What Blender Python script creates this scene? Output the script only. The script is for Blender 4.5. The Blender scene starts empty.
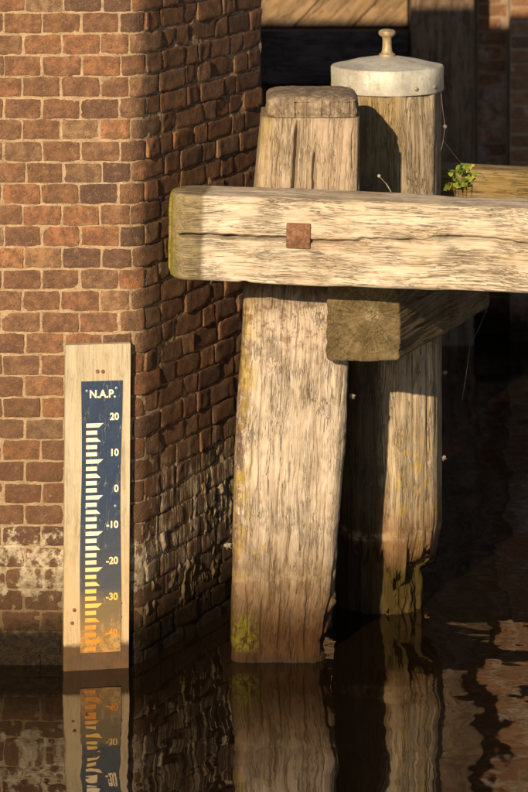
import bpy, math, random
import numpy as np
from mathutils import Vector
scene = bpy.context.scene
COL = scene.collection
R = math.radians
# ------------------------------------------------------------------ camera, light, exposure
F_PX = 3100.0; DIST = 8.62; EYE = 2.655; YH = -290.0      # focal length and horizon in photo pixels, metres to the pier front
cd = bpy.data.cameras.new('camera'); cam = bpy.data.objects.new('camera', cd); COL.objects.link(cam)
cam.location = (0, -DIST, EYE); cam.rotation_euler = (R(90), 0, 0)
cd.sensor_fit = 'HORIZONTAL'; cd.sensor_width = 36.0; cd.lens = F_PX / 528 * 36.0
cd.shift_y = -(396 - YH) / 528.0
cd.clip_start = 0.1; cd.clip_end = 2000
cd.dof.use_dof = True; cd.dof.focus_distance = DIST + 0.05; cd.dof.aperture_fstop = 8.0
scene.camera = cam
SUN_AZ = 19.0; SUN_EL = 21.0
w = bpy.data.worlds.new("World"); scene.world = w; w.use_nodes = True
nt = w.node_tree; nt.nodes.clear()
sky = nt.nodes.new('ShaderNodeTexSky'); sky.sky_type = 'NISHITA'; sky.sun_disc = False
sky.sun_elevation = R(SUN_EL); sky.sun_rotation = R(180 + SUN_AZ)
sky.air_density = 1.0; sky.dust_density = 0.6
bg = nt.nodes.new('ShaderNodeBackground'); bg.inputs[1].default_value = 0.05
wo = nt.nodes.new('ShaderNodeOutputWorld')
nt.links.new(sky.outputs[0], bg.inputs[0]); nt.links.new(bg.outputs[0], wo.inputs[0])
sl = bpy.data.lights.new('sun', 'SUN'); sl.energy = 5.0; sl.angle = R(0.55); sl.color = (1.0, 0.77, 0.48)
so = bpy.data.objects.new('sun', sl); COL.objects.link(so)
to_sun = Vector((-math.sin(R(SUN_AZ)) * math.cos(R(SUN_EL)), -math.cos(R(SUN_AZ)) * math.cos(R(SUN_EL)), math.sin(R(SUN_EL))))
so.rotation_euler = to_sun.to_track_quat('Z', 'Y').to_euler(); so.location = (-3, -6, 5)
scene.view_settings.view_transform = 'Standard'; scene.view_settings.look = 'None'
scene.view_settings.exposure = 0.72; scene.view_settings.gamma = 1.0

rng = np.random.default_rng(7); random.seed(7)

def P(px, py, d):                     # a point of the place at depth d seen at a photo pixel
    s = (DIST + d) / F_PX
    return ((px - 264) * s, d, EYE - (py - YH) * s)
def PX(px, d): return (px - 264) * (DIST + d) / F_PX
def PZ(py, d): return EYE - (py - YH) * (DIST + d) / F_PX

# ------------------------------------------------------------------ noise
def _hash(ix, iy, iz, seed):
    h = (ix * 374761393 + iy * 668265263 + iz * 2147483647 + seed * 1274126177) & 0xFFFFFFFF
    h = ((h ^ (h >> 13)) * 1274126177) & 0xFFFFFFFF
    h = ((h ^ (h >> 16)) * 2246822519) & 0xFFFFFFFF
    return ((h ^ (h >> 15)) & 0xFFFFFF) / float(0xFFFFFF)
def noise(x, y, z, seed=0):
    x, y, z = np.broadcast_arrays(np.asarray(x, float), np.asarray(y, float), np.asarray(z, float))
    fx = np.floor(x); fy = np.floor(y); fz = np.floor(z)
    ix = fx.astype(np.int64); iy = fy.astype(np.int64); iz = fz.astype(np.int64)
    u = x - fx; v = y - fy; t = z - fz
    u = u*u*(3-2*u); v = v*v*(3-2*v); t = t*t*(3-2*t)
    def c(a, b, d): return _hash(ix+a, iy+b, iz+d, seed)
    a0 = (c(0,0,0)*(1-u)+c(1,0,0)*u)*(1-v) + (c(0,1,0)*(1-u)+c(1,1,0)*u)*v
    a1 = (c(0,0,1)*(1-u)+c(1,0,1)*u)*(1-v) + (c(0,1,1)*(1-u)+c(1,1,1)*u)*v
    return (a0*(1-t)+a1*t)*2-1
def fbm(x, y, z, seed=0, octv=3, g=0.5):
    s = 0; a = 1; f = 1
    for o in range(octv):
        s = s + a*noise(np.asarray(x)*f, np.asarray(y)*f, np.asarray(z)*f, seed+o*17); a *= g; f *= 2.03
    return s
def sstep(a, b, x):
    t = np.clip((x-a)/(b-a), 0, 1); return t*t*(3-2*t)

# ------------------------------------------------------------------ meshes and objects
def mesh_np(name, verts, quads, tris=None, attrs=None, smooth=True, mat=None):
    me = bpy.data.meshes.new(name)
    verts = np.asarray(verts, np.float32).reshape(-1, 3)
    quads = np.asarray(quads, np.int32).reshape(-1, 4)
    tris = np.zeros((0, 3), np.int32) if tris is None else np.asarray(tris, np.int32).reshape(-1, 3)
    nq, ntr = len(quads), len(tris)
    me.vertices.add(len(verts)); me.vertices.foreach_set('co', verts.ravel())
    me.loops.add(nq*4+ntr*3); me.loops.foreach_set('vertex_index', np.concatenate([quads.ravel(), tris.ravel()]))
    me.polygons.add(nq+ntr)
    st = np.concatenate([np.arange(nq)*4, nq*4+np.arange(ntr)*3]).astype(np.int32)
    me.polygons.foreach_set('loop_start', st)
    me.polygons.foreach_set('use_smooth', np.full(nq+ntr, smooth))
    me.update(calc_edges=True)
    if attrs:
        for k, a in attrs.items():
            a = np.asarray(a, np.float32)
            at = me.attributes.new(k, 'FLOAT_VECTOR' if a.ndim == 2 else 'FLOAT', 'POINT')
            at.data.foreach_set('vector' if a.ndim == 2 else 'value', a.ravel())
    me.validate()
    if mat: me.materials.append(mat)
    return me
def obj(name, me, parent=None, loc=None, rot=None):
    o = bpy.data.objects.new(name, me); COL.objects.link(o)
    if parent: o.parent = parent
    if loc: o.location = loc
    if rot: o.rotation_euler = rot
    return o
def thing(name, label, cat, loc=(0,0,0), rot=(0,0,0), group=None):
    o = obj(name, None, None, loc, rot); o.empty_display_size = 0.1
    o['label'] = label; o['category'] = cat
    if group: o['group'] = group
    return o
def tag(o, label, cat, group=None):
    o['label'] = label; o['category'] = cat
    if group: o['group'] = group
    return o

class MB:                                 # collects simple shapes into one mesh
    def __init__(s): s.v = []; s.f = []
    def add(s, vs, fs):
        n = len(s.v); s.v += [tuple(v) for v in vs]; s.f += [tuple(i+n for i in f) for f in fs]; return s
    def box(s, x0, x1, y0, y1, z0, z1, bev=0.0):
        if bev <= 0:
            vs = [(x,y,z) for x in (x0,x1) for y in (y0,y1) for z in (z0,z1)]
            return s.add(vs, [(0,1,3,2),(4,6,7,5),(0,4,5,1),(2,3,7,6),(0,2,6,4),(1,5,7,3)])
        import bmesh
        bm = bmesh.new()
        bmesh.ops.create_cube(bm, size=1.0)
        for v in bm.verts:
            v.co = Vector(((x0+x1)/2+v.co.x*(x1-x0), (y0+y1)/2+v.co.y*(y1-y0), (z0+z1)/2+v.co.z*(z1-z0)))
        bmesh.ops.bevel(bm, geom=list(bm.edges), offset=bev, segments=2, profile=.5, affect='EDGES')
        bm.verts.ensure_lookup_table()
        s.add([v.co[:] for v in bm.verts], [[v.index for v in f.verts] for f in bm.faces]); bm.free(); return s
    def lathe(s, prof, n=32, c=(0,0,0), phase=0, rmul=None):
        vs = []; fs = []
        for (r, z) in prof:
            for k in range(n):
                a = phase+2*math.pi*k/n; q = r*(rmul(a) if rmul else 1)
                vs.append((c[0]+q*math.cos(a), c[1]+q*math.sin(a), c[2]+z))
        for j in range(len(prof)-1):
            for k in range(n):
                fs.append((j*n+k, j*n+(k+1) % n, (j+1)*n+(k+1) % n, (j+1)*n+k))
        fs.append(tuple(range((len(prof)-1)*n, len(prof)*n))); fs.append(tuple(reversed(range(n))))
        return s.add(vs, fs)
    def tube(s, pts, r, n=6):
        vs = []; fs = []; pts = [Vector(p) for p in pts]; m = len(pts)
        for j, p in enumerate(pts):
            t = (pts[min(j+1, m-1)]-pts[max(j-1, 0)]).normalized()
            a = t.orthogonal().normalized(); b = t.cross(a)
            rr = r(j/(m-1)) if callable(r) else r
            for k in range(n):
                q = 2*math.pi*k/n; vs.append(p+a*math.cos(q)*rr+b*math.sin(q)*rr)
        for j in range(m-1):
            for k in range(n): fs.append((j*n+k, j*n+(k+1) % n, (j+1)*n+(k+1) % n, (j+1)*n+k))
        fs.append(tuple(reversed(range(n)))); fs.append(tuple(range((m-1)*n, m*n)))
        return s.add(vs, fs)
    def build(s, name, mat, parent=None, smooth=False, loc=None, rot=None):
        me = bpy.data.meshes.new(name); me.from_pydata(s.v, [], s.f); me.update()
        if smooth:
            me.polygons.foreach_set('use_smooth', [True]*len(me.polygons))
            me.set_sharp_from_angle(angle=R(40))
        me.materials.append(mat); return obj(name, me, parent, loc, rot)

# ------------------------------------------------------------------ shader helpers
class G:
    def __init__(s, name):
        s.m = bpy.data.materials.new(name); s.m.use_nodes = True; s.t = s.m.node_tree; s.t.nodes.clear()
        s.out = s.n('ShaderNodeOutputMaterial'); s.bs = s.n('ShaderNodeBsdfPrincipled')
        s.t.links.new(s.bs.outputs[0], s.out.inputs[0])
    def n(s, k): return s.t.nodes.new(k)
    def put(s, sock, v):
        if isinstance(v, bpy.types.NodeSocket): s.t.links.new(v, sock)
        elif v is not None:
            if isinstance(v, (tuple, list)) and len(v) == 3 and sock.type == 'RGBA': v = (*v, 1)
            sock.default_value = v
    def math(s, op, a, b=0.5, c=None, clamp=False):
        n = s.n('ShaderNodeMath'); n.operation = op; n.use_clamp = clamp
        s.put(n.inputs[0], a); s.put(n.inputs[1], b)
        if c is not None: s.put(n.inputs[2], c)
        return n.outputs[0]
    def vmul(s, v, k):
        n = s.n('ShaderNodeVectorMath'); n.operation = 'MULTIPLY'; s.put(n.inputs[0], v); s.put(n.inputs[1], k); return n.outputs[0]
    def vadd(s, v, k):
        n = s.n('ShaderNodeVectorMath'); n.operation = 'ADD'; s.put(n.inputs[0], v); s.put(n.inputs[1], k); return n.outputs[0]
    def noise(s, v, scale=1.0, detail=4.0, rough=.55, dist=0.0, col=False):
        n = s.n('ShaderNodeTexNoise'); s.put(n.inputs['Vector'], v); n.inputs['Scale'].default_value = scale
        n.inputs['Detail'].default_value = detail; n.inputs['Roughness'].default_value = rough; n.inputs['Distortion'].default_value = dist
        return n.outputs['Color' if col else 'Fac']
    def voro(s, v, scale, feature='F1'):
        n = s.n('ShaderNodeTexVoronoi'); n.feature = feature; s.put(n.inputs['Vector'], v); n.inputs['Scale'].default_value = scale
        return n.outputs['Distance']
    def ramp(s, f, stops, interp='LINEAR'):
        n = s.n('ShaderNodeValToRGB'); cr = n.color_ramp; cr.interpolation = interp
        while len(cr.elements) < len(stops): cr.elements.new(1)
        for e, (p, c) in zip(cr.elements, stops): e.position = p; e.color = (*c, 1) if len(c) == 3 else c
        s.put(n.inputs[0], f); return n.outputs[0]
    def mr(s, v, a, b, c=0.0, d=1.0):
        n = s.n('ShaderNodeMapRange'); n.interpolation_type = 'SMOOTHSTEP'; n.clamp = True
        for i, q in enumerate((v, a, b, c, d)): s.put(n.inputs[i], q)
        return n.outputs[0]
    def mix(s, f, a, b, mode='MIX'):
        n = s.n('ShaderNodeMix'); n.data_type = 'RGBA'; n.blend_type = mode; n.clamp_factor = True
        s.put(n.inputs[0], f); s.put(n.inputs[6], a); s.put(n.inputs[7], b); return n.outputs[2]
    def attr(s, name, vec=False):
        n = s.n('ShaderNodeAttribute'); n.attribute_name = name; return n.outputs['Vector' if vec else 'Fac']
    def pos(s): return s.n('ShaderNodeNewGeometry').outputs['Position']
    def objc(s): return s.n('ShaderNodeTexCoord').outputs['Object']
    def sep(s, v):
        n = s.n('ShaderNodeSeparateXYZ'); s.put(n.inputs[0], v); return n.outputs
    def comb(s, x, y, z):
        n = s.n('ShaderNodeCombineXYZ')
        for i, q in enumerate((x, y, z)): s.put(n.inputs[i], q)
        return n.outputs[0]
    def bump(s, h, dist, strength=1.0):
        n = s.n('ShaderNodeBump'); n.inputs['Distance'].default_value = dist; n.inputs['Strength'].default_value = strength
        s.put(n.inputs['Height'], h); s.t.links.new(n.outputs[0], s.bs.inputs['Normal']); return n
    def fin(s, color, rough=.85, metal=0.0, spec=.3):
        s.put(s.bs.inputs['Base Color'], color); s.put(s.bs.inputs['Roughness'], rough)
        s.put(s.bs.inputs['Metallic'], metal); s.put(s.bs.inputs['Specular IOR Level'], spec); return s.m

def wood(name, pale, mid, dark, stains=None, bump=.0016, rough=.85, contrast=1.0, checks=1.0):
    g = G(name); wc = g.attr('wc', True)
    warp = g.noise(g.vmul(wc, (4.5, 4.5, 3.4)), 1, 2.5, .5, col=True)
    v = g.vadd(wc, g.vmul(g.vadd(warp, (-.5, -.5, -.5)), (.042, .042, 0)))
    fine = g.noise(g.vmul(v, (290, 290, 9)), 1, 6, .72)
    streak = g.noise(g.vmul(v, (75, 75, 2.0)), 1, 4, .6)
    patch = g.noise(g.vmul(wc, (7, 7, 3.2)), 1, 4, .6)
    blot = g.noise(g.vmul(wc, (40, 40, 26)), 1, 5, .7)
    f = g.math('ADD', g.math('MULTIPLY', fine, .40), g.math('ADD', g.math('MULTIPLY', streak, .38), g.math('MULTIPLY', patch, .22)))
    c = g.ramp(f, [(.5-.14/contrast, dark), (.5-.055/contrast, mid), (.5+.045/contrast, pale)])
    def contour(ac, alg, wd, seed, lo, hi):
        q = g.vadd(g.vmul(v, (ac, ac, alg)), (seed, seed*2.1, seed*.7))
        n_ = g.noise(q, 1, 3, .6); d_ = g.math('ABSOLUTE', g.math('SUBTRACT', n_, .5))
        return g.math('MULTIPLY', g.mr(d_, wd, wd*.25), g.mr(g.noise(g.vadd(g.vmul(wc, (16, 16, 7)), (seed, 0, seed)), 1, 3, .6), lo, hi))
    l1 = contour(50, 1.0, .012, 3.1, .44, .56); l2 = contour(150, 3.2, .020, 7.7, .47, .60); l3 = contour(330, 8, .035, 1.3, .44, .62)
    check = g.math('MAXIMUM', g.math('MULTIPLY', g.math('MAXIMUM', l1, l2), .85*checks), g.math('MULTIPLY', l3, .55*checks))
    c = g.mix(g.mr(blot, .52, .66, 0, .25), c, tuple(x*.58 for x in mid))
    c = g.mix(check, c, tuple(x*.22 for x in mid))
    ctx = dict(wc=wc, v=v, fine=fine, streak=streak, patch=patch)
    if stains: c = stains(g, c, ctx)
    h = g.math('ADD', g.math('MULTIPLY', fine, 1.0), g.math('ADD', g.math('MULTIPLY', streak, .8), g.math('MULTIPLY', check, -1.2)))
    g.bump(h, bump)
    return g.fin(c, rough, 0, .10)

# ---- brick and mortar
def lime_masks(g, p):
    x, y, z = g.sep(p)
    big = g.noise(p, 11, 5, .65); sm = g.noise(p, 38, 4, .65)
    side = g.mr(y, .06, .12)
    nz = g.math('ADD', g.math('MULTIPLY', big, .6), g.math('MULTIPLY', sm, .4))
    band = g.math('MULTIPLY', g.mr(z, .13, .22), g.mr(z, .44, .30))
    front = g.mr(g.math('ADD', nz, g.math('MULTIPLY', band, .13)), .585, .66, 0, .85)
    front = g.math('MULTIPLY', g.math('MULTIPLY', front, g.math('SUBTRACT', 1.0, side)), g.mr(z, .62, .40))
    dr = g.noise(g.vmul(p, (110, 65, 7)), 1, 6, .72)
    bz = g.math('MULTIPLY', g.mr(z, .07, .22), g.mr(z, .66, .42))
    drip = g.mr(g.math('ADD', dr, g.math('MULTIPLY', bz, .10)), .57, .66)
    drip = g.math('MULTIPLY', g.math('MULTIPLY', drip, side), bz)
    lime = g.math('MAXIMUM', front, g.math('MULTIPLY', drip, .9))
    wob = g.math('ADD', z, g.math('MULTIPLY', g.math('SUBTRACT', sm, .5), .12))
    algae = g.mr(wob, .15, .07)
    wet = g.mr(wob, .32, .14)
    return lime, algae, wet, side, sm, z
def brick_mat(name='weathered_brick', far=False):
    g = G(name); p = g.pos(); rnd = g.attr('rnd')
    c = g.ramp(rnd, [(0, (.080, .050, .042)), (.2, (.23, .112, .062)), (.4, (.19, .115, .070)), (.55, (.27, .125, .064)),
                     (.7, (.155, .085, .050)), (.85, (.32, .15, .07)), (1, (.235, .16, .10))])
    a = g.noise(p, 30, 5, .65); b = g.noise(p, 160, 4, .7)
    c = g.mix(g.mr(a, .36, .60), c, g.mix(.65, c, (.075, .045, .034)))
    c = g.mix(g.mr(g.noise(p, 50, 9, .78), .50, .66, 0, .38), c, (.33, .21, .125))
    b2 = g.noise(p, 240, 4, .75)
    c = g.mix(g.mr(b2, .58, .70, 0, .5), c, (.42, .32, .22))
    c = g.mix(g.mr(b, .44, .33, 0, .7), c, (.05, .032, .025))
    lime, algae, wet, side, sm, z = lime_masks(g, p)
    damp = g.mr(g.math('ADD', z, g.math('MULTIPLY', a, .3)), 1.15, .62, 0, .55)
    if not far:
        c = g.mix(damp, c, (.085, .045, .028))
        c = g.mix(g.math('MULTIPLY', side, .40), c, (.07, .038, .022))  # dimness of grazing light on the side face painted into the brick colour
        c = g.mix(lime, c, g.ramp(sm, [(.35, (.24, .185, .12)), (.65, (.46, .40, .30))]))
    else:
        ef = g.math('MULTIPLY', g.mr(g.noise(p, 6, 4, .6), .52, .66), .45)
        c = g.mix(.25, c, (.20, .10, .06)); c = g.mix(ef, c, (.45, .42, .40))
    c = g.mix(g.math('MULTIPLY', wet, .8), c, (.045, .025, .012))
    c = g.mix(algae, c, g.ramp(g.noise(p, 60, 3, .6), [(.4, (.006, .004, .002)), (.7, (.020, .012, .005))]))
    h = g.math('ADD', g.math('MULTIPLY', a, 1.4), g.math('ADD', g.math('MULTIPLY', b, .45), g.math('MULTIPLY', lime, .6)))
    h = g.math('ADD', h, g.math('MULTIPLY', b2, .55))
    g.bump(h, .0050)
    return g.fin(c, g.mr(wet, 0, 1, .85, .55), 0, .12)
def mortar_mat(name='lime_mortar', far=False):
    g = G(name); p = g.pos()
    a = g.noise(p, 26, 5, .65); b = g.noise(p, 210, 4, .75)
    c = g.ramp(g.math('ADD', g.math('MULTIPLY', a, .5), g.math('MULTIPLY', b, .5)), [(.35, (.14, .095, .06)), (.48, (.30, .215, .14)), (.62, (.42, .32, .215))])
    lime, algae, wet, side, sm, z = lime_masks(g, p)
    if far: c = g.mix(.55, c, (.16, .13, .11))
    else:
        c = g.mix(g.math('MULTIPLY', side, .22), c, (.13, .085, .05))  # same painted dimming of the side face, weaker on the mortar
        c = g.mix(g.mr(z, .85, .45, 0, .35), c, (.20, .14, .08))
        c = g.mix(lime, c, g.ramp(sm, [(.35, (.28, .22, .15)), (.65, (.48, .42, .32))]))
    c = g.mix(g.math('MULTIPLY', wet, .8), c, (.075, .048, .024))
    c = g.mix(algae, c, (.014, .009, .004))
    g.bump(g.math('ADD', a, g.math('MULTIPLY', b, .8)), .004)
    return g.fin(c, .9, 0, .12)
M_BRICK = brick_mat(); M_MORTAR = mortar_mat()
M_BRICK_FAR = brick_mat('dark_quay_brick', True); M_MORTAR_FAR = mortar_mat('grey_mortar', True)

# ------------------------------------------------------------------ brickwork on a path
class PathWall:
    # straight front along +x, a rounded corner, then a straight side
    def __init__(s, x0, y0, rad, theta):
        s.x0, s.y0, s.r, s.th = x0, y0, rad, theta; s.al = rad*theta
    def at(s, t):
        t = np.asarray(t, float)
        a = np.clip(t/s.r if s.r > 0 else t*0, 0, s.th) if s.r > 0 else np.zeros_like(t)
        x = s.x0+np.minimum(t, 0)+s.r*np.sin(a)+np.maximum(t-s.al, 0)*math.cos(s.th)
        y = s.y0+s.r*(1-np.cos(a))+np.maximum(t-s.al, 0)*math.sin(s.th)
        return x, y, np.sin(a), -np.cos(a)
def brick_geo(wall, s0, s1, z0, z1, proud, seed, nu, nv, rough, zlip=0.0):
    u = np.linspace(-1, 1, nu+1); v = np.linspace(-1, 1, nv+1)
    u = np.sign(u)*np.abs(u)**.62; v = np.sign(v)*np.abs(v)**.62
    U, V = np.meshgrid(u, v, indexing='ij')
    hw, hh = (s1-s0)/2, (z1-z0)/2; cs, cz = (s0+s1)/2, (z0+z1)/2
    r = random.Random(seed)
    # rounded outline: pull corners in
    k = .04+.10*r.random()
    S = cs+U*hw*(1-k*.35*V**4); Z = cz+V*hh*(1-k*.6*U**4)
    S = S+fbm(S*55, Z*55, seed*.37, 5, 2)*.0022*np.abs(U)**2; Z = Z+fbm(S*50, Z*60, seed*.71, 9, 2)*.0024*np.abs(V)**2
    tilt = (r.random()-.5)*2*rough*.7; tv = (r.random()-.5)*2*rough*.35
    e = np.maximum(np.abs(U)**20, np.abs(V)**16)*(.6+.8*np.abs(fbm(S*70, Z*70, seed*.2, 15, 1)))
    H = proud+tilt*U+tv*V+fbm(S*45, Z*45, seed*.13, 3, 3)*rough*.30-e*(.0012+rough*.16)
    cx = r.choice((-1, 1)); cv = r.choice((-1, 1))
    if r.random() < .3: H = H-rough*1.1*sstep(.9, 1.7, U*cx+V*cv)
    x, y, nx, ny = wall.at(S); front = np.stack([x+nx*H, y+ny*H, Z], -1)
    ring = [(i, 0) for i in range(nu+1)]+[(nu, j) for j in range(1, nv+1)]+[(i, nv) for i in range(nu-1, -1, -1)]+[(0, j) for j in range(nv-1, 0, -1)]
    bk = [tuple(front[i, j]) for (i, j) in ring]
    for (i, j) in ring:
        xx, yy, ax, ay = wall.at(S[i, j]); bk.append((float(xx-ax*.03), float(yy-ay*.03), float(Z[i, j])))
    verts = np.concatenate([front.reshape(-1, 3), np.array(bk)])
    idx = np.arange((nu+1)*(nv+1)).reshape(nu+1, nv+1)
    q = np.stack([idx[:-1, :-1], idx[1:, :-1], idx[1:, 1:], idx[:-1, 1:]], -1).reshape(-1, 4)
    n0 = (nu+1)*(nv+1); m = len(ring)
    sk = np.array([(n0+(a+1) % m, n0+a, n0+m+a, n0+m+(a+1) % m) for a in range(m)])
    return verts, np.concatenate([q, sk])
def build_brickwork(root, wall, courses, mat, limit, score, rough, res, joint):
    items = []
    for (z0, z1, row) in courses:
        for (a, b) in row: items.append((a, b, z0, z1))
    scored = sorted(range(len(items)), key=lambda i: -score(*items[i]))
    keep = set(i for i in scored[:limit] if score(*items[i]) > 0)
    SV, SQ, SR = [], [], []; off = 0
    for i, (a, b, z0, z1) in enumerate(items):
        rr = random.Random(i*7+3); j = joint
        dz = (rr.random()-.5)*.003; da = (rr.random()-.5)*.003
        pr, ro = rough((a+b)/2, (z0+z1)/2, rr)
        nu, nv = res if i in keep or score(a, b, z0, z1) > 0 else (4, 3)
        if a > .1 and j < .009: j = .0048
        v, q = brick_geo(wall, a+j/2+da, b-j/2+da, z0+j/2+dz, z1-j/2+dz, pr, i+1, nu, nv, ro)
        rnd = rr.random()
        if i in keep:
            obj('brick', mesh_np('brick', v, q, attrs={'rnd': np.full(len(v), rnd)}, mat=mat), root)
        else:
            SV.append(v); SQ.append(q+off); SR.append(np.full(len(v), rnd)); off += len(v)
    if SV:
        o = obj('brickwork', mesh_np('brickwork', np.concatenate(SV), np.concatenate(SQ), attrs={'rnd': np.concatenate(SR)}, mat=mat), root)
        o['kind'] = 'stuff'
def sheet(name, wall, ss, zs, hf, mat, root):
    S, Z = np.meshgrid(ss, zs, indexing='ij'); x, y, nx, ny = wall.at(S); H = hf(S, Z)
    V = np.stack([x+nx*H, y+ny*H, Z], -1).reshape(-1, 3); idx = np.arange(S.size).reshape(S.shape)
    q = np.stack([idx[:-1, :-1], idx[1:, :-1], idx[1:, 1:], idx[:-1, 1:]], -1).reshape(-1, 4)
    return obj(name, mesh_np(name, V, q, mat=mat), root)

# the pier
TH = R(65.1); CO = .0594
W = PathWall(PX(120, 0), 0.0, .075, TH); S_END = W.al+.77
PIER_TOP = 2.80
pier = thing('brick_pier', 'tall weathered brown brick pier with a rounded corner standing in dark water', 'brick pier', (0, 0, 0))
courses = []; k0 = -math.floor((1.220+.30)/CO)
kk = 0
z = 1.220+k0*CO
FJ0 = [(105+.5)/3.52, (142+.5)/3.52]
while z < PIER_TOP-.02:
    row = []; even = (round((z-1.220)/CO) % 2 == 0)
    rr = random.Random(kk*13+1)
    # front: header bond, joints measured leftwards from the corner
    xj = (24.0 if even else 41.5)+rr.uniform(-1.5, 1.5)
    joints = [PX(xj+38.6*n, 0)-W.x0+rr.uniform(-.002, .002) for n in (2, 1, 0)]
    t = joints[-1]; 
    while t > -2.6: t -= .1075+rr.uniform(-.002, .002); joints.append(t)
    joints = sorted(joints)
    # corner and side
    t = joints[-1]
    t += rr.uniform(.080, .088); joints.append(t)
    long = even
    while t < S_END-.02:
        t += (rr.uniform(.135, .175) if long else rr.uniform(.075, .098)); long = (not long) if rr.random() < .85 else long
        if S_END-t < .05: t = S_END
        joints.append(t)
    for a, b in zip(joints[:-1], joints[1:]): row.append((a, min(b, S_END)))
    courses.append((z, min(z+CO, PIER_TOP-.05), row)); z += CO; kk += 1
def score_pier(a, b, z0, z1):
    m = (a+b)/2; x, y, nx, ny = [float(q) for q in W.at(m)]
    s = F_PX/(DIST+y); px = 264+x*s; py = YH+(EYE-(z0+z1)/2)*s
    x1 = 264+float(W.at(b)[0])*s; x0 = 264+float(W.at(a)[0])*s
    if px < -15 or px > 262 or py < -8 or z1 < 0: return 0
    ar = (x1-x0)*(z1-z0)*s
    if 66 < px < 128 and py > 352: ar *= .15
    if px > 178 and 190 < py < 276: ar *= .05
    if px > 238 and py > 276: ar *= .05
    return ar
def rough_pier(s, z, r):
    side = s > W.al*.7
    if side: return r.uniform(.0015, .0072), r.uniform(.0028, .0055)
    return r.uniform(.0008, .0030), r.uniform(.001, .0024)
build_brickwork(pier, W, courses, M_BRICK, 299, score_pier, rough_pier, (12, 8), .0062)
def mortar_h(S, Z):
    side = sstep(W.al*.6, W.al*1.1, S)
    h = fbm(S*28, Z*28, 0, 21, 3)*(.0009+.0016*side)+fbm(S*110, Z*110, 0, 31, 2)*.0008
    h = h-.0013+.0001*side
    low = sstep(.58, .30, Z)*sstep(.02, .14, Z)
    h = h+low*np.maximum(0, fbm(S*30, Z*30, 3, 41, 3)-.2)*(.0045+.003*side)
    h = h+low*side*np.maximum(0, fbm(S*130, Z*14, 5, 51, 4)-.15)*.009
    return h
ss = np.concatenate([np.arange(-2.6, -.42, .03), np.arange(-.42, S_END, .0042), [S_END]])
zs = np.concatenate([np.arange(-.32, -.03, .02), np.arange(-.03, 1.93, .0042), np.arange(1.93, PIER_TOP-.04, .03)])
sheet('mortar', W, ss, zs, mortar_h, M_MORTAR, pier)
# pier core and coping
cx, cy, _, _ = W.at(np.array([-2.6, -.2, 0, .02, .04, .06, W.al, S_END-.008]))
inner = [(float(a)-.012, float(b)+.012) for a, b in zip(cx, cy)]
inner[0] = (inner[0][0]+.012, inner[0][1])
ex, ey = float(cx[-1]), float(cy[-1])
poly = inner+[(ex-2.2, ey)]
def prism(poly, z0, z1):
    n = len(poly); vs = [(x, y, z0) for x, y in poly]+[(x, y, z1) for x, y in poly]
    fs = [(i, (i+1) % n, (i+1) % n+n, i+n) for i in range(n)]+[tuple(range(n, 2*n)), tuple(reversed(range(n)))]
    return vs, fs
b = MB(); b.add(*prism(poly, -1.0, PIER_TOP-.05)); b.build('core', M_MORTAR, pier)
g = G('coping_stone'); p = g.pos(); g.bump(g.noise(p, 40, 5, .6), .004)
M_STONE = g.fin(g.ramp(g.noise(p, 12, 5, .6), [(.3, (.20, .17, .13)), (.7, (.38, .33, .26))]))
poly2 = [(x+(.02 if x > -2.9 else 0), y-.04) for x, y in inner]+[(ex+.01, ey+.03), (ex-2.2, ey+.03)]
b = MB(); b.add(*prism(poly2, PIER_TOP-.05, PIER_TOP+.06)); b.build('coping', M_STONE, pier)

# ------------------------------------------------------------------ timbers
def densify(n, w):
    w = np.asarray(w, float); c = np.concatenate([[0], np.cumsum(w)]); c /= c[-1]
    return np.interp(np.linspace(0, 1, n+1)[:-1], c, np.linspace(0, 1, len(w)+1))
def section(n, a, b, r, dens_front=4.0):
    """rounded rectangle perimeter, counter clockwise starting at back-left; local x across, y depth (front = -y). returns unit templates for varying a,b"""
    # dense parametric sample
    L = [2*a-2*r, math.pi*r/2, 2*b-2*r, math.pi*r/2]*2; tot = sum(L)
    m = 4000; t = np.linspace(0, tot, m, endpoint=False)
    X = np.zeros(m); Y = np.zeros(m); NX = np.zeros(m); NY = np.zeros(m); D = np.ones(m)
    st = 0; corners = [(a-r, -b+r), (a-r, b-r), (-a+r, b-r), (-a+r, -b+r)]
    dirs = [(1, 0), (0, 1), (-1, 0), (0, -1)]; starts = [(-a+r, -b), (a, -b+r), (a-r, b), (-a, b-r)]
    for k in range(4):
        Ls = L[2*k]; mk = (t >= st) & (t < st+Ls); q = t[mk]-st
        X[mk] = starts[k][0]+dirs[k][0]*q; Y[mk] = starts[k][1]+dirs[k][1]*q
        nx, ny = dirs[k][1], -dirs[k][0]; NX[mk] = nx; NY[mk] = ny; D[mk] = [dens_front, 2.0, .6, 2.0][k]
        st += Ls; Lc = L[2*k+1]; mk = (t >= st) & (t < st+Lc); q = (t[mk]-st)/r
        a0 = math.atan2(ny, nx); X[mk] = corners[k][0]+r*np.cos(a0+q); Y[mk] = corners[k][1]+r*np.sin(a0+q)
        NX[mk] = np.cos(a0+q); NY[mk] = np.sin(a0+q); D[mk] = dens_front if k in (0, 3) else 1.0
        st += Lc
    c = np.concatenate([[0], np.cumsum(D)]); c /= c[-1]
    pos = np.interp(np.linspace(0, 1, n, endpoint=False), c, np.arange(m+1)); i = np.minimum(pos.astype(int), m-1)
    return X[i], Y[i], NX[i], NY[i]
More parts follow.
